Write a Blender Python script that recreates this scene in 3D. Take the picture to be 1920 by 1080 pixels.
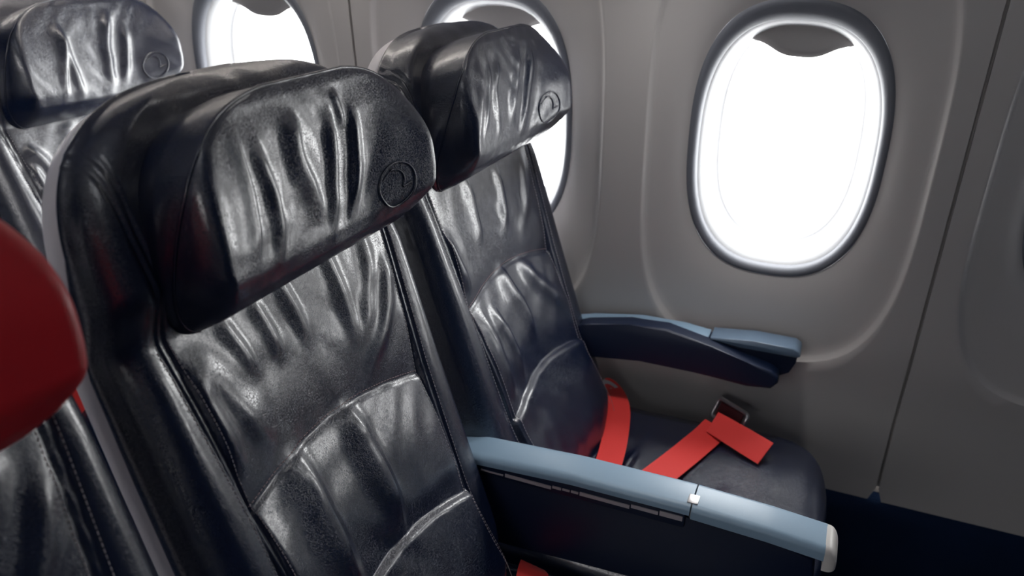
import bpy, bmesh, math, random
import numpy as np
from mathutils import Vector, Matrix

random.seed(4)
for o in list(bpy.data.objects):
    bpy.data.objects.remove(o)
scene = bpy.context.scene
COL = scene.collection
Z0 = 1.0                       # height of the headrest's lower edge above the floor

# ------------------------------------------------------------------ camera
cam_d = bpy.data.cameras.new('camera')
cam = bpy.data.objects.new('camera', cam_d)
COL.objects.link(cam)
_yaw, _pitch, _roll = 0.375, 0.4097, 0.0303
_f = Vector((-math.sin(_yaw)*math.cos(_pitch), math.cos(_yaw)*math.cos(_pitch), -math.sin(_pitch)))
_r0 = Vector((math.cos(_yaw), math.sin(_yaw), 0)); _u0 = _r0.cross(_f)
_r = _r0*math.cos(_roll) + _u0*math.sin(_roll); _u = -_r0*math.sin(_roll) + _u0*math.cos(_roll)
cam.matrix_world = Matrix(((_r.x, _u.x, -_f.x, .4971), (_r.y, _u.y, -_f.y, -.6464), (_r.z, _u.z, -_f.z, .3361 + Z0), (0, 0, 0, 1)))
cam_d.sensor_width = 36.0
cam_d.lens = 1549.1/1920*36
cam_d.clip_start = .02
cam_d.dof.use_dof = True
cam_d.dof.focus_distance = .98
cam_d.dof.aperture_fstop = 5.0
scene.camera = cam

# ------------------------------------------------------------------ sky, lights, exposure
SKY = 13.0
world = bpy.data.worlds.new('overcast_sky'); scene.world = world
world.use_nodes = True
wn = world.node_tree.nodes; wl = world.node_tree.links
bg = wn['Background']; bg.inputs['Color'].default_value = (1.0, .985, .96, 1); bg.inputs['Strength'].default_value = SKY

def area(name, loc, rot, sx, sy, watts, col, portal=False):
    d = bpy.data.lights.new(name, 'AREA'); d.shape = 'RECTANGLE'; d.size = sx; d.size_y = sy
    d.energy = watts; d.color = col
    if portal: d.cycles.is_portal = True
    o = bpy.data.objects.new(name, d); COL.objects.link(o); o.location = loc; o.rotation_euler = rot
    return o
WX = [.4165 - .5088*i for i in range(-1, 5)]        # window centres along the cabin
for x in WX:
    area('window_portal', (x, .82, .03 + Z0), (math.radians(-90), 0, 0), .36, .5, 1, (1, 1, 1), True)
area('sidewall_fill_light', (-.95, .53, .600 + Z0), (math.radians(20), 0, 0), 1.9, .03, 7, (1.0, .93, .86))  # fill strip added out of view to brighten the rear sidewall
area('partition_fill_light', (-.15, -1.50, .28 + Z0), (math.radians(90), 0, math.radians(180)), 1.2, .40, 6.5, (1.0, .97, .96))  # large fill added behind the camera to lift the lower wall and belts
area('ceiling_lamp_light', (.3, -.85, 1.13 + Z0), (0, 0, 0),  .8, .24, .8, (.92, .95, 1.0))

vs = scene.view_settings
vs.view_transform = 'Standard'; vs.look = 'None'; vs.exposure = -0.15; vs.gamma = 1.0; vs.use_curve_mapping = False

# ------------------------------------------------------------------ materials
def mat(name, col, rough=.5, metal=0., spec=.5, bump=None, var=0., coat=0., ior=None, sheen=0.):
    m = bpy.data.materials.new(name); m.use_nodes = True
    nt = m.node_tree; b = nt.nodes['Principled BSDF']
    b.inputs['Base Color'].default_value = (*col, 1); b.inputs['Roughness'].default_value = rough
    b.inputs['Metallic'].default_value = metal; b.inputs['Specular IOR Level'].default_value = spec
    if ior: b.inputs['IOR'].default_value = ior
    if coat: b.inputs['Coat Weight'].default_value = coat; b.inputs['Coat Roughness'].default_value = rough*.8
    if sheen: b.inputs['Sheen Weight'].default_value = sheen
    tc = nt.nodes.new('ShaderNodeTexCoord')
    if var:
        nz = nt.nodes.new('ShaderNodeTexNoise'); nz.inputs['Scale'].default_value = 9; nz.inputs['Detail'].default_value = 4
        mx = nt.nodes.new('ShaderNodeMix'); mx.data_type = 'RGBA'
        mx.inputs[6].default_value = (*[c*(1-var) for c in col], 1); mx.inputs[7].default_value = (*[min(1, c*(1+var)) for c in col], 1)
        nt.links.new(tc.outputs['Object'], nz.inputs['Vector']); nt.links.new(nz.outputs['Fac'], mx.inputs[0]); nt.links.new(mx.outputs[2], b.inputs['Base Color'])
    if bump:
        kind, sc, st, dist = bump
        if kind == 'leather':
            v = nt.nodes.new('ShaderNodeTexVoronoi'); v.feature = 'DISTANCE_TO_EDGE'; v.inputs['Scale'].default_value = sc
            n1 = nt.nodes.new('ShaderNodeTexNoise'); n1.inputs['Scale'].default_value = sc*.35; n1.inputs['Detail'].default_value = 6
            n2 = nt.nodes.new('ShaderNodeTexNoise'); n2.inputs['Scale'].default_value = sc*.06; n2.inputs['Detail'].default_value = 3
            dz = nt.nodes.new('ShaderNodeVectorMath'); dz.operation = 'ADD'
            sub = nt.nodes.new('ShaderNodeVectorMath'); sub.operation = 'SCALE'; sub.inputs['Scale'].default_value = .008
            nt.links.new(tc.outputs['Object'], n1.inputs['Vector']); nt.links.new(tc.outputs['Object'], n2.inputs['Vector'])
            nt.links.new(n1.outputs['Color'], sub.inputs[0]); nt.links.new(tc.outputs['Object'], dz.inputs[0]); nt.links.new(sub.outputs[0], dz.inputs[1])
            nt.links.new(dz.outputs[0], v.inputs['Vector'])
            cl = nt.nodes.new('ShaderNodeMapRange'); cl.inputs['From Max'].default_value = .06
            nt.links.new(v.outputs['Distance'], cl.inputs['Value'])
            m1 = nt.nodes.new('ShaderNodeMath'); m1.operation = 'MULTIPLY_ADD'; m1.inputs[1].default_value = .8
            nt.links.new(n1.outputs['Fac'], m1.inputs[0]); nt.links.new(cl.outputs['Result'], m1.inputs[2])
            m2 = nt.nodes.new('ShaderNodeMath'); m2.operation = 'MULTIPLY_ADD'; m2.inputs[1].default_value = 2.5
            nt.links.new(n2.outputs['Fac'], m2.inputs[0]); nt.links.new(m1.outputs[0], m2.inputs[2]); h = m2.outputs[0]
        elif kind == 'weave':
            w = nt.nodes.new('ShaderNodeTexWave'); w.inputs['Scale'].default_value = sc; w.inputs['Distortion'].default_value = .4
            nt.links.new(tc.outputs['UV'], w.inputs['Vector']); h = w.outputs['Fac']
        else:
            n1 = nt.nodes.new('ShaderNodeTexNoise'); n1.inputs['Scale'].default_value = sc; n1.inputs['Detail'].default_value = 5
            nt.links.new(tc.outputs['Object'], n1.inputs['Vector']); h = n1.outputs['Fac']
        bp = nt.nodes.new('ShaderNodeBump'); bp.inputs['Strength'].default_value = st; bp.inputs['Distance'].default_value = dist
        nt.links.new(h, bp.inputs['Height']); nt.links.new(bp.outputs['Normal'], b.inputs['Normal'])
        if coat: nt.links.new(bp.outputs['Normal'], b.inputs['Coat Normal'])
    return m

M_LEATHER = mat('black_leather', (.0018, .008, .034), .27, spec=.9, ior=1.75, bump=('leather', 430, .25, .0009), var=.3)
M_RED = mat('red_leather', (.42, .012, .018), .42, spec=.6, bump=('leather', 520, .25, .0008), var=.12)
M_SHELL = mat('grey_shell_plastic', (.74, .71, .74), .45, bump=('noise', 900, .12, .0005))
M_WALL = mat('sidewall_plastic', (.52, .50, .49), .55, spec=.4, bump=('noise', 700, .12, .0006), var=.03)
M_TRIM = mat('window_trim_plastic', (.66, .67, .69), .45, spec=.4)
M_LIP_SHADOW = mat('window_lip_shadow_grey', (.17, .18, .21), .5)  # lip coloured dark for the shade round the window opening
M_SHADE = mat('shade_plastic', (.36, .34, .33), .5)
M_DADO = mat('dark_carpet_dado', (.006, .016, .045), .9, spec=.1, bump=('noise', 600, .6, .002), var=.3)
M_FLOOR = mat('dark_blue_carpet', (.008, .018, .048), .95, spec=.1, bump=('noise', 500, .7, .003), var=.3)
M_CEIL = mat('ceiling_plastic', (.30, .30, .32), .6)
M_PART = mat('navy_unseen_wall', (.02, .03, .06), .7)
M_DARK = mat('dark_plastic', (.003, .010, .036), .45, spec=.5, bump=('noise', 800, .15, .0004))
M_ARM = mat('sky_tinted_armrest_plastic', (.27, .40, .53), .38, spec=.6, bump=('noise', 900, .15, .0004))  # grey plastic with the sky's blue reflection put into its base colour
M_CAP = mat('pale_cap_plastic', (.72, .69, .66), .4)
M_ARM2 = mat('blue_grey_cap_plastic', (.13, .19, .27), .35, spec=.6)
M_CHROME = mat('brushed_metal', (.62, .60, .60), .28, metal=1.0)
M_STRIP = mat('worn_metal_strip', (.50, .46, .49), .45, metal=.25, var=.3)
M_BELT = mat('red_belt_webbing', (.85, .045, .04), .6, spec=.35, bump=('weave', 60, .3, .0005), var=.08, sheen=.2)
M_BELTD = mat('dark_red_webbing', (.10, .010, .015), .6)
M_TAG = mat('belt_label', (.55, .55, .60), .6)
M_STITCH = mat('dull_red_thread', (.30, .20, .20), .6)
M_STITCH2 = mat('grey_thread', (.32, .29, .30), .6)
M_LAMP = bpy.data.materials.new('lamp_diffuser'); M_LAMP.use_nodes = True
_b = M_LAMP.node_tree.nodes['Principled BSDF']; _b.inputs['Emission Color'].default_value = (.92, .95, 1, 1); _b.inputs['Emission Strength'].default_value = .8

M_PANE = bpy.data.materials.new('window_acrylic'); M_PANE.use_nodes = True
_nt = M_PANE.node_tree; _nt.nodes.remove(_nt.nodes['Principled BSDF'])
_tr = _nt.nodes.new('ShaderNodeBsdfTransparent'); _tr.inputs['Color'].default_value = (.96, .97, .98, 1)
_gl = _nt.nodes.new('ShaderNodeBsdfGlossy'); _gl.inputs['Roughness'].default_value = .03
_fr = _nt.nodes.new('ShaderNodeFresnel'); _fr.inputs['IOR'].default_value = 1.4
_mx = _nt.nodes.new('ShaderNodeMixShader')
_nt.links.new(_fr.outputs[0], _mx.inputs[0]); _nt.links.new(_tr.outputs[0], _mx.inputs[1]); _nt.links.new(_gl.outputs[0], _mx.inputs[2])
_nt.links.new(_mx.outputs[0], _nt.nodes['Material Output'].inputs['Surface'])

# ------------------------------------------------------------------ helpers
def tag(o, label=None, cat=None, group=None, kind=None):
    if label: o['label'] = label
    if cat: o['category'] = cat
    if group: o['group'] = group
    if kind: o['kind'] = kind
    return o

def empty(name, loc, parent=None):
    o = bpy.data.objects.new(name, None); COL.objects.link(o); o.location = loc; o.empty_display_size = .05
    if parent: o.parent = parent
    return o

def link(name, me, m, parent=None, smooth=True):
    o = bpy.data.objects.new(name, me); COL.objects.link(o)
    if m: me.materials.append(m)
    if smooth and len(me.polygons):
        me.polygons.foreach_set('use_smooth', [True]*len(me.polygons))
    if parent: o.parent = parent
    return o

def mesh_np(name, V, Q):
    me = bpy.data.meshes.new(name)
    V = np.asarray(V, np.float32).reshape(-1, 3); Q = np.asarray(Q, np.int32)
    me.vertices.add(len(V)); me.vertices.foreach_set('co', V.ravel())
    n, k = Q.shape
    me.loops.add(n*k); me.loops.foreach_set('vertex_index', Q.ravel())
    me.polygons.add(n); me.polygons.foreach_set('loop_start', np.arange(n, dtype=np.int32)*k)
    me.update(calc_edges=True); me.validate()
    return me

def quads(r, c, closed=False, base=0, flip=False):
    i, j = np.meshgrid(np.arange(r-1), np.arange(c if closed else c-1), indexing='ij')
    j2 = (j+1) % c
    q = np.stack([i*c+j, i*c+j2, (i+1)*c+j2, (i+1)*c+j], -1).reshape(-1, 4) + base
    return q[:, ::-1] if flip else q

def bm_obj(name, bm, m, parent=None, smooth=False, bevel=0, seg=2):
    if bevel:
        bmesh.ops.bevel(bm, geom=bm.edges[:], offset=bevel, segments=seg, affect='EDGES', profile=.6, clamp_overlap=True)
    bmesh.ops.recalc_face_normals(bm, faces=bm.faces[:])
    me = bpy.data.meshes.new(name); bm.to_mesh(me); bm.free()
    o = link(name, me, m, parent, smooth)
    if smooth:
        try: me.set_sharp_from_angle(angle=math.radians(50))
        except Exception: pass
    return o

def box(name, lo, hi, m, parent=None, bevel=.0, seg=2):
    bm = bmesh.new(); bmesh.ops.create_cube(bm, size=1)
    for v in bm.verts:
        v.co = Vector([(lo[k]+hi[k])/2 + v.co[k]*(hi[k]-lo[k]) for k in range(3)])
    return bm_obj(name, bm, m, parent, bevel > 0, bevel, seg)

def extrude_xz(name, pts, y0, y1, m, parent=None, bevel=.004, seg=3):
    bm = bmesh.new()
    a = [bm.verts.new((x, y0, z)) for x, z in pts]; b = [bm.verts.new((x, y1, z)) for x, z in pts]
    bm.faces.new(a); bm.faces.new(b[::-1])
    n = len(pts)
    for i in range(n): bm.faces.new((a[i], b[i], b[(i+1) % n], a[(i+1) % n]))
    if bevel:
        ed = [e for e in bm.edges if abs(e.verts[0].co.y-e.verts[1].co.y) < 1e-6]
        bmesh.ops.bevel(bm, geom=ed, offset=bevel, segments=seg, affect='EDGES', profile=.6, clamp_overlap=True)
    return bm_obj(name, bm, m, parent, True)

def tube(P, r, k=6, closed=False):
    """V, Q of a tube of radius r through the points P"""
    P = np.asarray(P, float); n = len(P)
    T = np.gradient(P, axis=0) if not closed else np.roll(P, -1, 0)-np.roll(P, 1, 0)
    T /= np.linalg.norm(T, axis=1)[:, None]+1e-12
    ref = np.array([.83, .21, .51]); A = np.cross(T, ref); A /= np.linalg.norm(A, axis=1)[:, None]+1e-12; B = np.cross(T, A)
    an = np.linspace(0, 2*np.pi, k, endpoint=False)
    V = P[:, None]+r*(np.cos(an)[None, :, None]*A[:, None]+np.sin(an)[None, :, None]*B[:, None])
    q = quads(n, k, True)
    if closed:
        j = np.arange(k); q = np.vstack([q, np.stack([(n-1)*k+j, (n-1)*k+(j+1) % k, (j+1) % k, j], -1)])
    return V.reshape(-1, 3), q

def joined(name, parts, m, parent=None, smooth=True):
    V = []; Q = []; b = 0
    for v, q in parts:
        V.append(v); Q.append(q+b); b += len(v)
    return link(name, mesh_np(name, np.vstack(V), np.vstack(Q)), m, parent, smooth)

def smoothstep(a, b, x):
    t = np.clip((x-a)/(b-a), 0, 1); return t*t*(3-2*t)

def polyline(pts, n=24):
    P = np.array(pts, float); L = np.r_[0, np.cumsum(np.linalg.norm(np.diff(P, axis=0), axis=1))]
    t = np.linspace(0, L[-1], n); Q = np.stack([np.interp(t, L, P[:, k]) for k in range(P.shape[1])], -1)
    for _ in range(3): Q[1:-1] = (Q[:-2]+2*Q[1:-1]+Q[2:])/4
    return Q

def fold_height(y, s, folds):
    """sum of leather folds; each runs along a line on the cushion, gentle on its left, steep on its right"""
    h = np.zeros_like(y)
    for A, sl, sr, pts in folds:
        P = polyline(pts, 22)
        best = np.full(y.shape, 9.0); sd = np.zeros_like(y); tt = np.zeros_like(y)
        for i in range(len(P)-1):
            a, b = P[i], P[i+1]; d = b-a; L2 = d@d+1e-12
            t = np.clip(((y-a[0])*d[0]+(s-a[1])*d[1])/L2, 0, 1)
            ry = y-a[0]-t*d[0]; rs = s-a[1]-t*d[1]; dist = np.hypot(ry, rs)
            sg = np.where(d[1]*ry-d[0]*rs < 0, 1., -1.)          # + : right of a line running down
            w = dist < best
            best = np.where(w, dist, best); sd = np.where(w, sg, sd); tt = np.where(w, (i+t)/(len(P)-1), tt)
        sig = np.where(sd > 0, sr, sl)
        end = smoothstep(-.02, .25, tt)*smoothstep(1.02, .62, tt)
        h += 1.5*A*np.exp(-(best/sig)**2)*(.04+.96*end)
    return h

_HS=np.array([0,.004,.010,.02,.035,.06,.10,.14,.16,.174,.184]); _HF=np.array([.0,.026,.046,.060,.067,.073,.082,.092,.0965,.099,.098])
_ss=np.linspace(0,.184,400); _ff=np.interp(_ss,_HS,_HF); _k=np.hanning(21); _k/=_k.sum(); _ff=np.convolve(np.pad(_ff,10,mode='edge'),_k,'valid')
def head_half(s):
    s=np.asarray(s,float); h=np.full_like(s,.174)
    lo=np.clip((.062-s)/.062,0,1); h=h-.042*(1-np.sqrt(1-np.minimum(lo,.999)**2.2))
    hi=np.clip((s-.060)/.1260,0,.995); return h*(1-hi**3.0)**(1/3.0)
def head_edge(s): return np.interp(s,[0,.073,.117,.147,.184],[.0,.048,.078,.093,.098])
def head_base(y,s):
    H=head_half(s); d=np.clip((H-np.abs(y))/np.where(np.asarray(y)<0,.018,.024),0,1); g=np.sqrt(np.maximum(1-(1-d)**2.2,0))
    y=np.asarray(y,float); k=np.clip(s/.045,0,1); k=k*k*(3-2*k); k2=np.clip((.196-s)/.12,0,1); k=k*k2*k2*(3-2*k2)
    wing=.46*.012*np.log1p(np.exp(np.clip((y-.062)/.012,-30,30)))
    lw=.13*.012*np.log1p(np.exp(np.clip((-.06-y)/.012,-30,30)))
    F=np.interp(s,_ss,_ff)+(wing-.05*np.clip(y,-.06,.04)+lw)*k
    e=head_edge(s); return e+(np.maximum(F,e)-e)*g


MH = [
    (0.0022, 0.012, 0.004, [(-0.113, 0.163), (-0.115, 0.141), (-0.113, 0.121), (-0.113, 0.101), (-0.115, 0.075), (-0.122, 0.05), (-0.122, 0.023)]),
    (0.0045, 0.01, 0.007, [(-0.092, 0.15), (-0.092, 0.134), (-0.088, 0.112), (-0.084, 0.094), (-0.083, 0.073), (-0.086, 0.055), (-0.09, 0.026)]),
    (0.006, 0.016, 0.009, [(-0.037, 0.162), (-0.039, 0.133), (-0.038, 0.112), (-0.025, 0.088), (-0.018, 0.067), (-0.021, 0.048)]),
    (0.005, 0.01, 0.007, [(0.022, 0.158), (0.021, 0.121), (0.016, 0.092), (0.007, 0.056), (-0.001, 0.03), (-0.003, 0.02)]),
    (0.0025, 0.006, 0.005, [(0.034, 0.168), (0.042, 0.14), (0.047, 0.127)]),
    (0.005, 0.006, 0.01, [(0.062, 0.154), (0.059, 0.121), (0.055, 0.091), (0.045, 0.061), (0.028, 0.026)]),
]
MB = [
    (0.0026, 0.01, 0.008, [(-0.114, 0.005), (-0.101, -0.026), (-0.092, -0.055), (-0.088, -0.076)]),
    (0.0026, 0.01, 0.008, [(-0.067, 0.006), (-0.055, -0.028), (-0.05, -0.057), (-0.052, -0.079)]),
    (0.003, 0.011, 0.009, [(-0.024, 0.016), (-0.01, -0.028), (-0.003, -0.067), (-0.004, -0.09)]),
    (0.0036, 0.013, 0.01, [(0.058, 0.033), (0.068, -0.027), (0.071, -0.079), (0.069, -0.117)]),
    (0.0026, 0.012, 0.012, [(0.134, 0.022), (0.131, -0.024), (0.106, -0.076), (0.071, -0.113)]),
    (0.0036, 0.012, 0.012, [(0.167, -0.019), (0.144, -0.074), (0.113, -0.115), (0.068, -0.147)]),
    (0.005, 0.016, 0.011, [(-0.167, -0.022), (-0.163, -0.058), (-0.157, -0.1), (-0.152, -0.143)]),
    (0.003, 0.014, 0.018, [(-0.166, -0.006), (-0.142, -0.049), (-0.116, -0.106), (-0.094, -0.141)]),
    (0.007, 0.03, 0.013, [(0.015, -0.146), (0.021, -0.192), (0.025, -0.257), (0.023, -0.308), (0.016, -0.344)]),
    (0.0065, 0.026, 0.013, [(-0.078, -0.143), (-0.08, -0.186), (-0.079, -0.244), (-0.078, -0.305), (-0.074, -0.343)]),
    (0.003, 0.018, 0.018, [(-0.164, -0.172), (-0.16, -0.217), (-0.148, -0.27), (-0.143, -0.299)]),
]
WH = [
    (0.004, 0.014, 0.006, [(-0.115, 0.164), (-0.119, 0.122), (-0.148, 0.088), (-0.163, 0.047), (-0.157, 0.026)]),
    (0.002, 0.006, 0.008, [(-0.08, 0.156), (-0.09, 0.114), (-0.114, 0.083), (-0.14, 0.043)]),
    (0.003, 0.01, 0.008, [(-0.041, 0.151), (-0.068, 0.111), (-0.07, 0.077), (-0.068, 0.039)]),
    (0.0045, 0.014, 0.009, [(0.035, 0.162), (0.018, 0.112), (-0.005, 0.076), (-0.022, 0.04)]),
    (0.004, 0.007, 0.012, [(0.078, 0.165), (0.062, 0.105), (0.045, 0.068), (0.019, 0.025)]),
    (0.002, 0.008, 0.006, [(-0.252, 0.062), (-0.212, 0.066), (-0.223, 0.08)]),
]
WB = [
    (0.003, 0.016, 0.01, [(-0.067, 0.007), (-0.054, -0.033), (-0.055, -0.079), (-0.069, -0.112)]),
    (0.003, 0.014, 0.01, [(0.04, 0.004), (0.053, -0.043), (0.042, -0.09), (0.022, -0.124)]),
    (0.0028, 0.012, 0.012, [(0.149, -0.001), (0.135, -0.054), (0.112, -0.1), (0.075, -0.131)]),
    (0.0045, 0.012, 0.01, [(-0.174, -0.05), (-0.158, -0.095), (-0.145, -0.131), (-0.138, -0.157)]),
    (0.006, 0.022, 0.012, [(-0.02, -0.139), (-0.012, -0.192), (0.005, -0.245), (-0.001, -0.295)]),
    (0.005, 0.014, 0.012, [(-0.101, -0.186), (-0.083, -0.253), (-0.078, -0.31), (-0.081, -0.33)]),
    (0.005, 0.018, 0.014, [(0.042, -0.156), (0.076, -0.216), (0.132, -0.276), (0.158, -0.304)]),
    (0.004, 0.016, 0.012, [(-0.134, -0.173), (-0.132, -0.25), (-0.13, -0.314), (-0.135, -0.337)]),
]
RH = [
    (0.004, 0.012, 0.006, [(-0.077, 0.148), (-0.077, 0.111), (-0.088, 0.065), (-0.097, 0.02)]),
    (0.0045, 0.012, 0.008, [(-0.075, 0.147), (-0.069, 0.081), (-0.055, 0.018)]),
    (0.0055, 0.012, 0.01, [(0.039, 0.162), (0.017, 0.107), (0.013, 0.065), (0.01, 0.019)]),
    (0.004, 0.008, 0.01, [(0.066, 0.136), (0.058, 0.087), (0.036, 0.023)]),
]
RB = [
    (0.006, 0.016, 0.012, [(-0.157, -0.025), (-0.136, -0.054), (-0.114, -0.101)]),
    (0.006, 0.014, 0.01, [(-0.164, -0.055), (-0.152, -0.103), (-0.137, -0.136)]),
    (0.005, 0.012, 0.01, [(-0.166, -0.087), (-0.161, -0.129), (-0.152, -0.157)]),
    (0.003, 0.02, 0.02, [(-0.064, -0.003), (-0.058, -0.03), (-0.065, -0.062)]),
]

RP = .7915; SP = .48; REC = .3468
UP = np.array([-math.sin(REC), 0, math.cos(REC)]); NR = np.array([math.cos(REC), 0, math.sin(REC)]); YY = np.array([0, 1., 0])
def seat3(y, s, off):
    y = np.asarray(y, float)[..., None]; s = np.asarray(s, float)[..., None]; off = np.asarray(off, float)[..., None]
    return y*YY+s*UP+off*NR

SMAX = .2175
def back_half(s):
    t = np.clip((s-.03)/(SMAX+.0005-.03), 0, .999); b = np.clip((-.36-np.asarray(s))/.16, 0, 1.3); return .222*(1-t**3.0)**(1/3.0)*np.sqrt(np.maximum(1-.85*b**1.8, .12))
def back_rear(s): return np.interp(s, [-.6, -.1, 0, .1, .22], [-.070, -.052, -.046, -.016, -.012])
def seam_half(s): return np.interp(s, [-.6, -.356, -.176, 0, .1], [.154, .1565, .163, .1806, .186])
ARC1 = lambda y: -.183+.024*(1-(y/.165)**2)-.008*y/.165
ARC2 = lambda y: -.354+.025*(1-(y/.157)**2)-.004*y/.157
def roll(d, r):
    t = 1-np.clip(d/r, 0, 1); return r*(1-np.sqrt(np.maximum(1-t*t, 0)))

def back_front(y, s, folds, seed=0.):
    w = seam_half(s); a = np.abs(y)
    h = .030*smoothstep(.004, .06, s)                                         # pad behind the headrest
    h = h-.010*(1-smoothstep(.0, 1.0, a/w))*smoothstep(.05, -.08, s)          # hollow of the panel
    h = h+.005*np.exp(-((a-w-.024)/.020)**2)*smoothstep(.03, -.03, s)*np.where(a > w, 1, np.exp(-((a-w)/.012)**2))
    h = h-.0026*np.exp(-((a-w-.0038)/.0017)**2)-.0026*np.exp(-((a-w+.0038)/.0017)**2)-.0012*np.exp(-((a-w)/.010)**2)   # double seam
    ins = smoothstep(.004, -.004, a-w)
    d = s-ARC1(y); h = h-ins*.0085*np.where(d > 0, np.exp(-(d/.045)**1.2), np.exp(-np.abs(d)/.07)*.75+.25*np.exp(-(d/.0035)**2))
    h = h+ins*.075*np.clip(ARC1(y)-s, 0, .17)
    d = s-ARC2(y); h = h-ins*.0075*np.where(d > 0, np.exp(-(d/.040)**1.2), np.exp(-(d/.0045)**2))
    h = h+.20*.015*np.log1p(np.exp(np.clip((ARC2(y)-.012-s)/.015, -30, 12)))*smoothstep(-.62, -.45, s)   # lower pad swells forward
    ins = smoothstep(.002, -.012, a-w)
    h = h+ins*fold_height(y, s, folds)
    h = h+ins*.0009*np.sin(61*y+3*np.sin(23*s+seed)+seed)*np.sin(47*s+2.5*np.sin(31*y)+2*seed)
    return h

def make_back(name, root, folds, seed, I=200, J=330):
    s = np.concatenate([np.linspace(-.60, .12, J-60), np.linspace(.12, SMAX, 61)[1:]])
    t = np.linspace(-1, 1, I); t = np.sign(t)*(1-(1-np.abs(t))**1.12)
    S, T = np.meshgrid(s, t, indexing='ij'); H = back_half(S); Y = T*H
    F = back_front(Y, S, folds, seed)-roll((1-np.abs(T))*H, .030)-roll(SMAX-S, .026)
    F = np.maximum(F, back_rear(S)+.004)
    V = seat3(Y, S, F).reshape(-1, 3); r, c = S.shape
    Q = quads(r, c, flip=False)
    # skirt
    idx = np.concatenate([np.arange(r)*c, (r-1)*c+np.arange(1, c), (np.arange(r)[::-1][1:])*c+c-1])
    yb, sb, fb = Y.ravel()[idx], S.ravel()[idx], F.ravel()[idx]
    K = 5; base = len(V); SV = []
    for k in range(K+1):
        f = k/K; o = .003*math.sin(math.pi*f)
        sc = 1+o/.2; SV.append(seat3(yb*sc, sb+(o if k else 0)*(sb > .1), fb+(back_rear(sb)-fb)*f))
    SV = np.array(SV); n = len(idx)
    Q2 = quads(K+1, n, base=base)
    return link(name, mesh_np(name, np.vstack([V, SV.reshape(-1, 3)]), np.vstack([Q, Q2])), M_LEATHER, root)

def fix_normals(o):
    bm = bmesh.new(); bm.from_mesh(o.data); bmesh.ops.remove_doubles(bm, verts=bm.verts[:], dist=1e-5)
    bmesh.ops.recalc_face_normals(bm, faces=bm.faces[:]); bm.to_mesh(o.data); bm.free()

def outline_back(n=60):
    s = np.concatenate([np.linspace(-.6, .03, 20)[:-1], SMAX-(SMAX-.03)*(1-np.sin(np.linspace(0, np.pi/2, n)))])
    h = back_half(s); y = np.concatenate([-h, np.linspace(-h[-1], h[-1], 8)[1:-1], h[::-1]])
    return y, np.concatenate([s, np.full(6, s[-1]), s[::-1]])

def make_shell(root):
    y, s = outline_back(); e = back_rear(s)
    R = [(e+.002, .990), (e-.001, .998), (e-.010, 1.0), (e-.020, .997), (e-.026, .985), (e-.030, .95), (e-.032, .80), (e-.032, .4)]
    P = np.array([seat3(y*k, np.where(s > -.2, (s+.2)*(k if k < 1 else 1)-.2, s), off) for off, k in R]); m, n = P.shape[:2]
    o = link('back_shell', mesh_np('back_shell', P, quads(m, n, True)), M_SHELL, root)
    bm = bmesh.new(); bm.from_mesh(o.data); bm.verts.ensure_lookup_table()
    bm.faces.new([bm.verts[(m-1)*n+i] for i in range(n)]); bmesh.ops.recalc_face_normals(bm, faces=bm.faces[:]); bm.to_mesh(o.data); bm.free()
    o.data.polygons.foreach_set('use_smooth', [True]*len(o.data.polygons))
    return o

def dashes(paths, hfun, L=.0034, gap=.0016, wd=.0009, ht=.0006):
    """little thread stitches laid along paths [(y, s), ...] on a cushion surface"""
    A = []
    for P in paths:
        P = np.asarray(P, float); D = np.r_[0, np.cumsum(np.linalg.norm(np.diff(P, axis=0), axis=1))]
        st = np.arange(0, D[-1]-L, L+gap)
        A.append(np.stack([np.stack([np.interp(st+q, D, P[:, k]) for k in (0, 1)], -1) for q in (0, L)], 1))
    A = np.concatenate(A); h = hfun(A[..., 0], A[..., 1]); q = seat3(A[..., 0], A[..., 1], h)
    t = q[:, 1]-q[:, 0]; t /= np.linalg.norm(t, axis=1)[:, None]+1e-9
    sd = np.cross(NR[None], t)*wd/2; up = NR[None]*ht; a, b = q[:, 0], q[:, 1]
    V = np.stack([a-sd, a+sd, b+sd, b-sd, a-sd*.5+up, a+sd*.5+up, b+sd*.5+up, b-sd*.5+up], 1)
    F = np.array([[4, 5, 6, 7], [0, 1, 5, 4], [1, 2, 6, 5], [2, 3, 7, 6], [3, 0, 4, 7]])
    Q = (F[None]+8*np.arange(len(V))[:, None, None]).reshape(-1, 4)
    return [(V.reshape(-1, 3), Q)]

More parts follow.
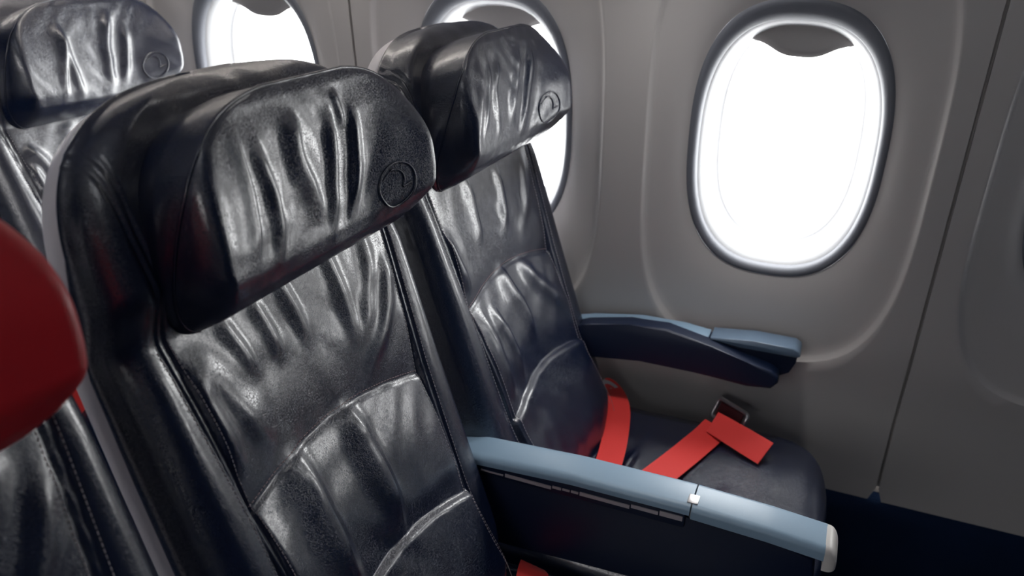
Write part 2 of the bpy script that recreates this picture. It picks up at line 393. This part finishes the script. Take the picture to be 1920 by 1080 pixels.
def make_headrest(root, folds, seed, m, I=190, J=200, emblem=True):
    s = .0005+.1835*(np.linspace(0, 1, J)); t = np.linspace(-1, 1, I); t = np.sign(t)*(1-(1-np.abs(t))**1.25)
    S, T = np.meshgrid(s, t, indexing='ij'); Y = T*head_half(S)
    def hf(y, q):
        d = np.clip((head_half(q)-np.abs(y))/.03, 0, 1)
        return head_base(y, q)+d*(fold_height(y, q, folds)+.0007*np.sin(83*y+4*np.sin(31*q+seed))*np.sin(67*q+3*np.sin(41*y)+seed)) if len(folds) else head_base(y, q)
    F = hf(Y, S); V = seat3(Y, S, F).reshape(-1, 3); r, c = S.shape; Q = quads(r, c)
    idx = np.concatenate([np.arange(r)*c, (r-1)*c+np.arange(1, c), (np.arange(r)[::-1][1:])*c+c-1])
    yb, sb, fb = Y.ravel()[idx], S.ravel()[idx], F.ravel()[idx]
    rear = np.minimum(fb-.002, .012*smoothstep(0, .06, sb)-.004); K = 6; base = len(V); SV = []
    for k in range(K+1):
        f = k/K; o = .006*math.sin(math.pi*min(1, f*1.15)) if k else 0
        SV.append(seat3(yb*(1+o/.17), sb+o*.6*smoothstep(.1, .17, sb), fb+(rear-fb)*f))
    V = np.vstack([V, np.array(SV).reshape(-1, 3)]); Q = np.vstack([Q, quads(K+1, len(idx), base=base)])
    hd = link('headrest', mesh_np('headrest', V, Q), m, root); fix_normals(hd)
    hd.data.polygons.foreach_set('use_smooth', [True]*len(hd.data.polygons))
    sel = np.arange(0, len(idx), 2)
    pv, pq = tube(seat3(yb[sel]*1.002, sb[sel]+.0004, fb[sel]+.0002), .0016)
    joined('piping', [(pv, pq)], m, hd)
    if emblem:
        cy, cs, R = .105, .054, .0225
        def on(y, q): return seat3(y, q, hf(np.asarray(y), np.asarray(q))+.0004)
        an = np.linspace(0, 2*np.pi, 64, endpoint=False)
        parts = [tube(on(cy+R*np.cos(an), cs+R*np.sin(an)), .0014, 6, True)]
        a2 = np.linspace(1.75, -.55, 24)                                     # the bird's back
        parts.append(tube(on(cy-.004+.0125*np.cos(a2), cs+.003+.0135*np.sin(a2)), .0013))
        e0 = np.array([cy-.004+.0125*math.cos(-.55), cs+.003+.0135*math.sin(-.55)]); tt = np.linspace(0, 1, 8)
        parts.append(tube(on(e0[0]+tt*.0105, e0[1]-.0005+tt*.0015), .0013))
        parts.append(tube(on(cy-.004-.0125*tt*1.0, cs+.0165-.0035*tt-.004*tt*tt), .0007))
        joined('emblem', parts, m, hd)
    return hd

def make_cushion(root, folds=(), seed=0.):
    x = np.linspace(.03, .582, 150); t = np.linspace(-1, 1, 120); t = np.sign(t)*(1-(1-np.abs(t))**1.3)
    X, T = np.meshgrid(x, t, indexing='ij')
    q = np.clip((X-.42)/.1635, 0, .995); H = .226*(1-q**3.2)**(1/3.2); Y = T*H
    h = -.482+.012*smoothstep(.3, .5, X)-.010*np.exp(-(Y/.13)**2)*smoothstep(.5, .2, X)
    h = h-roll((1-np.abs(T))*H, .030)*1.0-roll(.583-X, .045)
    h = h-.0025*np.exp(-((np.abs(Y)-.196)/.003)**2)
    h = h+.0012*np.sin(40*Y+3*np.sin(13*X+seed))*np.sin(30*X+2*np.sin(17*Y))
    h = h+fold_height(Y, X, folds) if folds else h
    V = np.stack([X, Y, h], -1).reshape(-1, 3); r, c = X.shape; Q = quads(r, c)
    idx = np.concatenate([np.arange(r)*c, (r-1)*c+np.arange(1, c), (np.arange(r)[::-1][1:])*c+c-1])
    b = V[idx]; SV = []
    for k in range(5):
        p = b.copy(); f = k/4; p[:, 2] = b[:, 2]+(-.60-b[:, 2])*f; p[:, 0] -= .02*f*(p[:, 0] > .4); SV.append(p)
    Q = np.vstack([Q, quads(5, len(idx), base=len(V))]); V = np.vstack([V, np.array(SV).reshape(-1, 3)])
    o = link('seat_cushion', mesh_np('seat_cushion', V, Q), M_LEATHER, root); fix_normals(o)
    o.data.polygons.foreach_set('use_smooth', [True]*len(o.data.polygons))
    return o

def make_base(root):
    box('seat_pan', (-.02, -.222, -.640), (.545, .222, -.598), M_DARK, root, .008)
    for yy in (-.15, .15):
        extrude_xz('leg', [(.10, -.64), (.40, -.64), (.46, -Z0+.001), (.38, -Z0), (.31, -.70), (.18, -.70), (.08, -Z0), (.0, -Z0)], yy-.015, yy+.015, M_DARK, root, .003)

def make_seat(x, y, label, group, fh, fb, seed, head_mat=M_LEATHER, res=1.0, cushion_folds=()):
    root = empty('airplane_seat', (x, y, Z0)); tag(root, label, 'seat', group)
    bk = make_back('backrest', root, fb, seed, int(200*res), int(330*res)); fix_normals(bk)
    bk.data.polygons.foreach_set('use_smooth', [True]*len(bk.data.polygons))
    hf = lambda a, b: back_front(np.asarray(a), np.asarray(b), fb, seed)
    ss = np.linspace(-.58, .004, 160)
    pr = []
    for sg in (-1, 1):
        for dd in (-.0078, .0078): pr.append(np.stack([sg*(seam_half(ss)+dd), ss], -1))
    tag(joined('seam_stitching', dashes(pr, hf), M_STITCH2, bk, False), kind='stuff')
    yy = np.linspace(-.158, .158, 60)
    tag(joined('lumbar_stitching', dashes([np.stack([yy, ARC1(yy)+.0045], -1)], hf, .003, .002), M_STITCH, bk, False), kind='stuff')
    make_shell(root)
    make_headrest(root, fh, seed, head_mat, emblem=head_mat is M_LEATHER)
    make_cushion(root, cushion_folds, seed)
    make_base(root)
    return root

# ------------------------------------------------------------------ the cabin
def wall_y(z):
    z = np.asarray(z, float)
    y = .6918-.1175*(z-.0268)
    y = np.where(z < -.10, y-.10*(z+.10)*(z+.10)*0-0, y)
    y = np.where(z > .30, y-.30*(z-.30)**2, y)
    return np.where(z < -.33, .7337+.03*(1-np.exp((z+.33)/.12)), y)

wall = empty('wall_left', (0, 0, Z0)); tag(wall, 'grey moulded plastic cabin sidewall around the windows', kind='structure')
WA, WB_, WZ = .1435, .2190, .0268
NSEG = 128
AN = np.linspace(0, 2*np.pi, NSEG, endpoint=False)
def sup(a, b, zc, n):
    c, s = np.cos(AN), np.sin(AN); r = (np.abs(c/a)**n+np.abs(s/b)**n)**(-1/n); return r*c, zc+r*s
def rect(x0, x1, z0, z1, zc):
    c, s = np.cos(AN), np.sin(AN); r = np.minimum(np.where(c > 0, x1, -x0)/np.maximum(np.abs(c), 1e-9), np.where(s > 0, z1-zc, zc-z0)/np.maximum(np.abs(s), 1e-9))
    return r*c, zc+r*s
ZB, ZT = -.63, .62
def panel_cell(xc, x0, x1):
    rings = []
    ro = rect(x0-xc, x1-xc, ZB, ZT, WZ); r1 = sup(.219, .372, .02, 3.4)
    for f in np.linspace(0, 1, 14): rings.append((ro[0]*(1-f)+r1[0]*f, ro[1]*(1-f)+r1[1]*f, 0*AN))
    for k, d in ((.994, .0012), (.985, .0045), (.974, .0085), (.964, .0105)):
        r = sup(.219*k, .372*(k+.004), .02, 3.4); rings.append((r[0], r[1], 0*AN+d))
    ri = r; rw = sup(WA+.008, WB_+.008, WZ, 2.7)
    for f in np.linspace(0, 1, 12)[1:]:
        rings.append((ri[0]*(1-f)+rw[0]*f, ri[1]*(1-f)+rw[1]*f, 0*AN+.0105+.014*f+.010*f**4))
    P = np.array([np.stack([xc+x, wall_y(z)+d, z], -1) for x, z, d in rings])
    return P.reshape(-1, 3), quads(len(rings), NSEG, True)
seams = [.6709+1.0176*k for k in (2, 1, 0, -1, -2, -3)]
for a, b in zip(seams[1:], seams[:-1]):
    cs = [x for x in WX if a < x < b]
    if not cs: continue
    mid = (a+b)/2; parts = []
    g = .0025
    if len(cs) == 2:
        parts = [panel_cell(max(cs), mid, b-g), panel_cell(min(cs), a+g, mid)]
    else:
        xc = cs[0]; parts = [panel_cell(xc, mid if xc > mid else a+g, b-g if xc > mid else mid)]
    o = joined('sidewall_panel', parts, M_WALL, wall)
    bm = bmesh.new(); bm.from_mesh(o.data); bmesh.ops.remove_doubles(bm, verts=bm.verts[:], dist=1e-4)
    for f in bm.faces:
        f.normal_update()
    bmesh.ops.recalc_face_normals(bm, faces=bm.faces[:])
    # returns along the two vertical seams give the panel its edge
    ed = [e for e in bm.edges if e.is_boundary and all(abs(v.co.x-(a+g)) < 1e-4 for v in e.verts) or e.is_boundary and all(abs(v.co.x-(b-g)) < 1e-4 for v in e.verts)]
    ret = bmesh.ops.extrude_edge_only(bm, edges=ed)
    for v in [v for v in ret['geom'] if isinstance(v, bmesh.types.BMVert)]: v.co.y += .012
    bm.to_mesh(o.data); bm.free()
    o.data.polygons.foreach_set('use_smooth', [True]*len(o.data.polygons))
    try: o.data.set_sharp_from_angle(angle=math.radians(60))
    except Exception: pass
for a in seams[1:-1]:      # strip behind each panel joint
    zz = np.linspace(ZB-.06, ZT, 30)
    P = np.array([np.stack([0*zz+a+dx, wall_y(zz)+.010, zz], -1) for dx in (-.03, .03)])
    link('joint_strip', mesh_np('joint_strip', P, quads(2, 30)), M_SHADE, wall)

for i, x in enumerate(sorted(WX, reverse=True)):
    w = empty('window_%d' % (i+1), (x, 0, Z0)); tag(w, kind='structure')
    def loft(name, R, m):
        P = []
        for a, b, dz, d in R:
            xx, zz = sup(a, b, WZ+dz, 2.6); P.append(np.stack([xx, wall_y(zz)+d, zz], -1))
        return link(name, mesh_np(name, np.array(P), quads(len(R), NSEG, True)), m, w)
    loft('window_lip_shadow', [(WA+.0120, WB_+.0120, 0, .0375), (WA+.0080, WB_+.0080, 0, .0325), (WA+.004, WB_+.004, 0, .0318), (WA, WB_-.001, -.001, .0335), (WA-.0035, WB_-.007, -.0035, .0365), (WA-.006, WB_-.013, -.007, .043), (WA-.007, WB_-.015, -.008, .052)], M_LIP_SHADOW)  # dark ring, wider at the top to stand in for the shade-slot shadow
    loft('window_reveal', [(WA-.0065, WB_-.0145, -.0075, .050), (WA-.010, WB_-.018, -.0075, .053), (WA-.015, WB_-.023, -.006, .064), (WA-.021, WB_-.028, -.004, .080), (WA-.027, WB_-.033, -.002, .096), (WA-.032, WB_-.037, 0, .1035), (WA-.036, WB_-.040, 0, .106), (WA-.037, WB_-.041, 0, .118)], M_TRIM)
    xx, zz = sup(WA-.035, WB_-.038, WZ, 2.7)
    bm = bmesh.new()
    for d in (.104, .108):
        bm.faces.new([bm.verts.new((a, float(wall_y(b))+d, b)) for a, b in zip(xx, zz)])
    bm_obj('window_pane', bm, M_PANE, w)
    # shade parked at the top, with a scalloped handle
    top = WZ+WB_-.020; low = WZ+WB_-.070
    xs = np.linspace(-.112, .112, 41)
    lowz = low+.020*(np.abs(xs)/.112)**2*1.2-.012*np.exp(-(xs/.045)**4)
    prof = []
    for (dz, dy) in ((0, 0), (.006, -.004), (.012, -.0045), (.018, -.001)):
        prof.append(np.stack([xs, wall_y(lowz)+.088+dy+0*xs, lowz+dz], -1))
    hi = np.full_like(xs, top)-.055*(np.abs(xs)/.112)**3.2
    prof.append(np.stack([xs, wall_y(hi)+.087, np.maximum(hi, lowz+.02)], -1))
    P = np.array(prof); Pb = P.copy(); Pb[..., 1] += .004
    A = np.concatenate([P, Pb[::-1]]); sh = link('window_shade', mesh_np('window_shade', A, quads(len(A), len(xs))), M_SHADE, w)

# lower dado, floor, ceiling with overhead bin, added dark far partition and front bulkhead, rear end
XA, XB = -2.3, 1.2
def sweep(name, prof, m, label=None, x1=None):
    P = np.array([[(x, y, z) for y, z in prof] for x in np.linspace(XA, x1 or XB, 12)])
    o = link(name, mesh_np(name, P, quads(12, len(prof))), m, None, False); o.location = (0, 0, Z0)
    tag(o, label, kind='structure'); return o
sweep('baseboard_left', [(.82, -.54), (.766, -.60), (.752, -.622), (.748, -.64), (.745, -.70), (.74, -.95), (.735, -1.0)], M_DADO, 'dark carpeted panel along the bottom of the sidewall')
fl = box('floor', (XA, -1.58, -.04), (XB, .80, 0), M_FLOOR); tag(fl, 'dark blue carpeted cabin floor', kind='structure')
sweep('ceiling', [(.60, .615), (.56, .64), (.20, .62), (.14, .68), (.02, .86), (-.12, 1.05), (-.40, 1.14), (-1.58, 1.14)], M_CEIL, 'pale cabin ceiling with overhead bins')
fw = box('wall_right_added', (XA, -1.58, 0), (XB, -1.54, 2.2), M_PART); tag(fw, 'unseen navy partition added across the aisle to darken reflections', kind='structure')  # added out of view to darken what the seat leather reflects
for n, a, b in (('wall_front_added', XB, XB+.04), ('wall_rear', XA-.04, XA)):  # front one added to block light bounce, rear one closes the cabin
    w = box(n, (a, -1.58, 0), (b, .80, 2.2), M_PART); tag(w, 'unseen navy bulkhead added ahead of the seats to block bounced light' if a > 0 else 'navy cabin partition behind the last row', kind='structure')
out = sweep('trim_1', [(.615, .60), (.60, .625)], M_CEIL, 'edge between sidewall and overhead bin')
lamp = empty('ceiling_lamp', (.3, -.85, 1.14+Z0)); tag(lamp, 'long white ceiling lamp above the aisle', 'lamp')
box('diffuser', (-.4, -.12, -.006), (.4, .12, -.001), M_LAMP, lamp, .002)

pl = empty('partition_fill', (-.15, -1.525, .28+Z0)); tag(pl, 'unseen fill panel added on the partition across the aisle', 'lamp')
box('fill_housing', (-.62, -.014, -.22), (.62, .012, .22), M_CEIL, pl, .004)
box('diffuser', (-.60, .0125, -.20), (.60, .018, .20), M_LAMP, pl, .001)
sl = empty('sidewall_fill', (-.95, .53, .61+Z0)); tag(sl, 'unseen fill strip added under the overhead bin to brighten the sidewall', 'lamp')
box('fill_housing', (-.96, -.03, -.004), (.96, .03, .012), M_CEIL, sl, .002)
box('diffuser', (-.95, -.015, -.008), (.95, .015, -.0045), M_LAMP, sl, .001)

def fill_spot(x, y, target, watts, label, size=85):  # unseen spots added to brighten belts, armrest tops and lower wall
    r = empty('fill_spot', (x, y, .622+Z0)); tag(r, label, 'lamp', 'fill spots added under the overhead bin')
    bm = bmesh.new(); bmesh.ops.create_cone(bm, cap_ends=False, segments=32, radius1=.030, radius2=.022, depth=.012); bm_obj('bezel', bm, M_DARK, r, True)
    bm = bmesh.new(); bmesh.ops.create_uvsphere(bm, u_segments=20, v_segments=10, radius=.016)
    for v in bm.verts: v.co.z = v.co.z*.3+.004
    bm_obj('lens', bm, M_LAMP, r, True)
    d = bpy.data.lights.new('fill_spot_light', 'SPOT'); d.energy = watts; d.color = (1.0, .97, .95); d.spot_size = math.radians(size); d.spot_blend = 1.0; d.shadow_soft_size = .05
    o = bpy.data.objects.new('fill_spot_light', d); COL.objects.link(o); o.location = (x, y, .600+Z0)
    o.rotation_euler = (Vector((target[0], target[1], target[2]+Z0))-o.location).to_track_quat('-Z', 'Y').to_euler()
fill_spot(.34, .46, (.18, .60, -.5), 12, 'fill spot added over the window seat', 72)
fill_spot(.30, .28, (.10, .0, -.4), 1.5, 'fill spot added over the middle seat')

# ------------------------------------------------------------------ seats
G = 'leather seats of the window block'
mid = make_seat(0, 0, 'black leather middle seat with creased headrest and round emblem, largest in view', G, MH, MB, 1.3, res=1.45)
CF = [(.009, .010, .007, [(-.10, .24), (-.02, .20), (.08, .21)]), (.009, .009, .006, [(-.08, .30), (.00, .26), (.10, .27)]), (.009, .009, .007, [(-.12, .37), (-.03, .33), (.05, .34)]), (.005, .01, .008, [(-.16, .43), (-.06, .41), (.03, .43)])]
win = make_seat(0, SP, 'black leather window seat with a red belt lying on its cushion', G, WH, WB, 2.1, res=1.3, cushion_folds=CF)
ais = make_seat(0, -SP, 'black leather aisle seat with red headrest at the left edge', G, [], MB, 3.7, head_mat=M_RED, res=.7)
rea = make_seat(-RP, SP, 'black leather window seat in the row behind, upper left', G, RH, RB, 4.4, res=.8)

# ------------------------------------------------------------------ armrests
def zt(x): return np.interp(x, [.05, .12, .25, .40, .50, .58], [-.330, -.3245, -.317, -.316, -.320, -.327])
def arm_section(x0, x1, y0, y1, th, n=30, r=.010, round_end=False):
    xs = np.linspace(x0, x1, n); V = []
    hw = (y1-y0)/2; yc = (y0+y1)/2
    a = np.linspace(0, np.pi/2, 5)
    for x in xs:
        k = 1.0
        if round_end: k = math.sqrt(max(.02, 1-max(0, (x-(x1-.012))/.012)**2))
        z1 = float(zt(x))-(1-k)*.018; z0 = float(zt(x))-th+(1-k)*.004; h = hw*(.75+.25*k)
        pts = [(yc-h+r-r*math.cos(q)*1, z1-r*.6+r*.6*math.sin(q)) for q in a]+[(yc+h-r+r*math.sin(q), z1-r*.6+r*.6*math.cos(q)) for q in a]+[(yc+h, z0), (yc-h, z0)]
        V.append([(x, y, z+.0012*(1-((y-yc)/hw)**2)) for y, z in pts])
    V = np.array(V); m = V.shape[1]
    q = quads(n, m, True)
    return V.reshape(-1, 3), q, m, n
def arm_mesh(name, args, m, parent, **kw):
    V, q, k, n = arm_section(*args, **kw)
    o = link(name, mesh_np(name, V, q), m, parent)
    bm = bmesh.new(); bm.from_mesh(o.data); bm.verts.ensure_lookup_table()
    bm.faces.new([bm.verts[i] for i in range(k)]); bm.faces.new([bm.verts[(n-1)*k+i] for i in range(k)][::-1])
    bmesh.ops.recalc_face_normals(bm, faces=bm.faces[:]); bm.to_mesh(o.data); bm.free()
    o.data.polygons.foreach_set('use_smooth', [True]*len(o.data.polygons))
    try: o.data.set_sharp_from_angle(angle=math.radians(45))
    except Exception: pass
    return o
def middle_armrest(seat, dy):
    """armrest on the aisle side of a seat; dy = seat's y so coordinates below are cabin coordinates"""
    body = extrude_xz('armrest', [(.06, -.352), (.20, -.342), (.40, -.338), (.50, -.340), (.555, -.350), (.560, -.375), (.52, -.42), (.44, -.455), (.10, -.470), (.05, -.46)], .222-SP, .262-SP, M_DARK, seat, .004)
    box('side_rail', (.06, .2165-SP, -.352), (.40, .268-SP, -.330), M_DARK, body, .003)
    p = arm_mesh('top_pad', (.062, .4045, .213-SP, .271-SP, .012), M_ARM, body)
    p2 = arm_mesh('front_pad', (.4065, .566, .213-SP, .271-SP, .016), M_ARM, body)
    p3 = arm_mesh('end_cap', (.5655, .581, .2135-SP, .2705-SP, .030), M_CAP, body, round_end=True, n=12)
    z = float(zt(.405)); box('recline_button', (.399, .222-SP, z-.006), (.4125, .240-SP, z+.0022), M_CHROME, body, .001)
    for x0, x1, h in ((.12, .153, .0010), (.156, .222, .0024), (.224, .236, .0018), (.238, .248, .0014), (.250, .260, .0016), (.262, .329, .0026), (.331, .366, .0024), (.368, .397, .0034)):
        zz = -.345+.0085*(x0-.12)/.277
        box('trim_strip', (x0, .2150-SP, zz-h), (x1, .2172-SP, zz+h), M_STRIP, body)
    return body
body = middle_armrest(win, SP)
# window-side armrest
pad = extrude_xz('armrest', [(.06, -.335), (.13, -.314), (.208, -.297), (.275, -.292), (.36, -.310), (.416, -.324), (.457, -.333), (.470, -.341), (.472, -.353), (.462, -.366), (.422, -.371), (.329, -.364), (.234, -.364), (.134, -.377), (.06, -.39)], .650-SP, .684-SP, M_DARK, win, .006, 4)
extrude_xz('top_beam', [(.06, -.336), (.13, -.3185), (.22, -.304), (.30, -.3025), (.345, -.3065), (.345, -.330), (.06, -.36)], .684-SP, .716-SP, M_ARM, pad, .004)
extrude_xz('front_cap', [(.349, -.3085), (.349, -.304), (.42, -.296), (.487, -.2955), (.497, -.301), (.499, -.309), (.494, -.312), (.40, -.312)], .676-SP, .722-SP, M_ARM2, pad, .003)
extrude_xz('front_bracket', [(.345, -.312), (.495, -.3115), (.494, -.325), (.486, -.345), (.462, -.360), (.40, -.352), (.345, -.335)], .682-SP, .719-SP, M_DARK, pad, .003)

# ------------------------------------------------------------------ seat belts
def strap(name, C, W, m, parent, th=.0016, n=60):
    """webbing: centre line C, width vectors W (same number of key points)"""
    t = np.linspace(0, 1, len(C)); q = np.linspace(0, 1, n)
    def cr(P):
        P = np.asarray(P, float); out = np.stack([np.interp(q, t, P[:, k]) for k in range(3)], -1)
        for _ in range(14): out[1:-1] = (out[:-2]+2*out[1:-1]+out[2:])/4
        return out
    c = cr(C); w = cr(W); tg = np.gradient(c, axis=0); tg /= np.linalg.norm(tg, axis=1)[:, None]
    nn = np.cross(tg, w); nn /= np.linalg.norm(nn, axis=1)[:, None]
    us = np.linspace(-.5, .5, 9); rib = np.array([0, .25, 0, .35, .1, .35, 0, .25, 0])*th*.6
    topv = c[:, None]+us[None, :, None]*w[:, None]+nn[:, None]*(th/2+rib[None, :, None]); bot = c[:, None]+us[None, ::-1, None]*w[:, None]-nn[:, None]*(th/2)
    V = np.concatenate([topv, bot], 1); k = V.shape[1]
    me = mesh_np(name, V, quads(n, k, True)); o = link(name, me, m, parent); fix_normals(o)
    o.data.polygons.foreach_set('use_smooth', [True]*len(o.data.polygons))
    try: o.data.set_sharp_from_angle(angle=math.radians(40))
    except Exception: pass
    return o
b1 = empty('seat_belt', (.19, .62, -.48+Z0)); tag(b1, 'red seat belt strap looping up beside the window seat backrest', 'seat belt', 'red seat belts')
o = (.19, .62, -.48)
sh = lambda P: [tuple(p[i]-o[i] for i in range(3)) for p in P]
strap('strap', sh([(.150, .735, -.500), (.150, .728, -.482), (.160, .712, -.466), (.182, .690, -.458), (.204, .650, -.460), (.217, .600, -.468), (.228, .54, -.4775), (.236, .46, -.4815), (.242, .40, -.482)]),
      [(.000, .020, .040), (.004, .024, .036), (.024, .028, .024), (.042, .012, .002), (.044, .010, -.002), (.044, .010, 0), (.044, .008, 0), (.044, .008, 0), (.044, .008, 0)], M_BELT, b1)
strap('care_label', sh([(.151, .7255, -.481), (.161, .709, -.468), (.175, .694, -.4615)]), [(.004, .020, .030), (.018, .022, .022), (.032, .014, .008)], M_TAG, b1, .0026, 12)
b2 = empty('seat_belt', (.38, .62, -.48+Z0)); tag(b2, 'red seat belt with metal buckle on the front of the window seat cushion', 'seat belt', 'red seat belts')
o = (.38, .62, -.48)
strap('strap', sh([(.300, .44, -.476), (.325, .50, -.474), (.350, .565, -.472), (.373, .625, -.468), (.384, .655, -.463)]),
      [(.046, -.018, -.006)]*5, M_BELT, b2)
strap('strap_end', sh([(.376, .648, -.452), (.405, .630, -.452), (.440, .608, -.452), (.474, .588, -.453)]),
      [(.012, .036, .022), (.016, .034, .024), (.018, .033, .026), (.018, .033, .026)], M_BELT, b2, .002)
bk = empty('buckle', (.020, .066, .026), b2); bk.rotation_euler = (math.radians(62), math.radians(4), math.radians(-30))
def ring_rect(w, h, r, n=6):
    P = []
    for cx, cy, a0 in ((w/2-r, h/2-r, 0), (-w/2+r, h/2-r, 90), (-w/2+r, -h/2+r, 180), (w/2-r, -h/2+r, 270)):
        for k in range(n): a = math.radians(a0+90*k/(n-1)); P.append((cx+r*math.cos(a), cy+r*math.sin(a), 0))
    return P
joined('buckle_frame', [tube(ring_rect(.064, .036, .007), .0042, 8, True)], M_CHROME, bk)
box('buckle_bar', (-.024, -.004, -.002), (.024, .003, .002), M_CHROME, bk, .001)
box('buckle_webbing', (-.025, -.013, -.0012), (.025, .014, .0030), M_BELTD, bk, .0008)
b3 = empty('seat_belt', (.2, .2, -.48+Z0)); tag(b3, 'tip of a red seat belt on the middle seat cushion, bottom edge', 'seat belt', 'red seat belts')
o = (.2, .2, -.48)
strap('strap', sh([(.205, .206, -.474), (.212, .190, -.468), (.222, .150, -.468), (.232, .09, -.472), (.236, .05, -.475)]), [(.034, .006, -.012), (.042, .008, -.006), (.044, .008, 0), (.044, .006, 0), (.044, .006, 0)], M_BELT, b3)
b4 = empty('seat_belt', (-.70, .26, -.48+Z0)); tag(b4, 'red belt showing in the gap between aisle seat and middle seat', 'seat belt', 'red seat belts')
o = (-.70, .26, -.48)
strap('strap', sh([(-.72, .24, -.42), (-.70, .255, -.47), (-.685, .275, -.53), (-.68, .29, -.59)]), [(.030, .045, 0)]*4, M_BELT, b4)
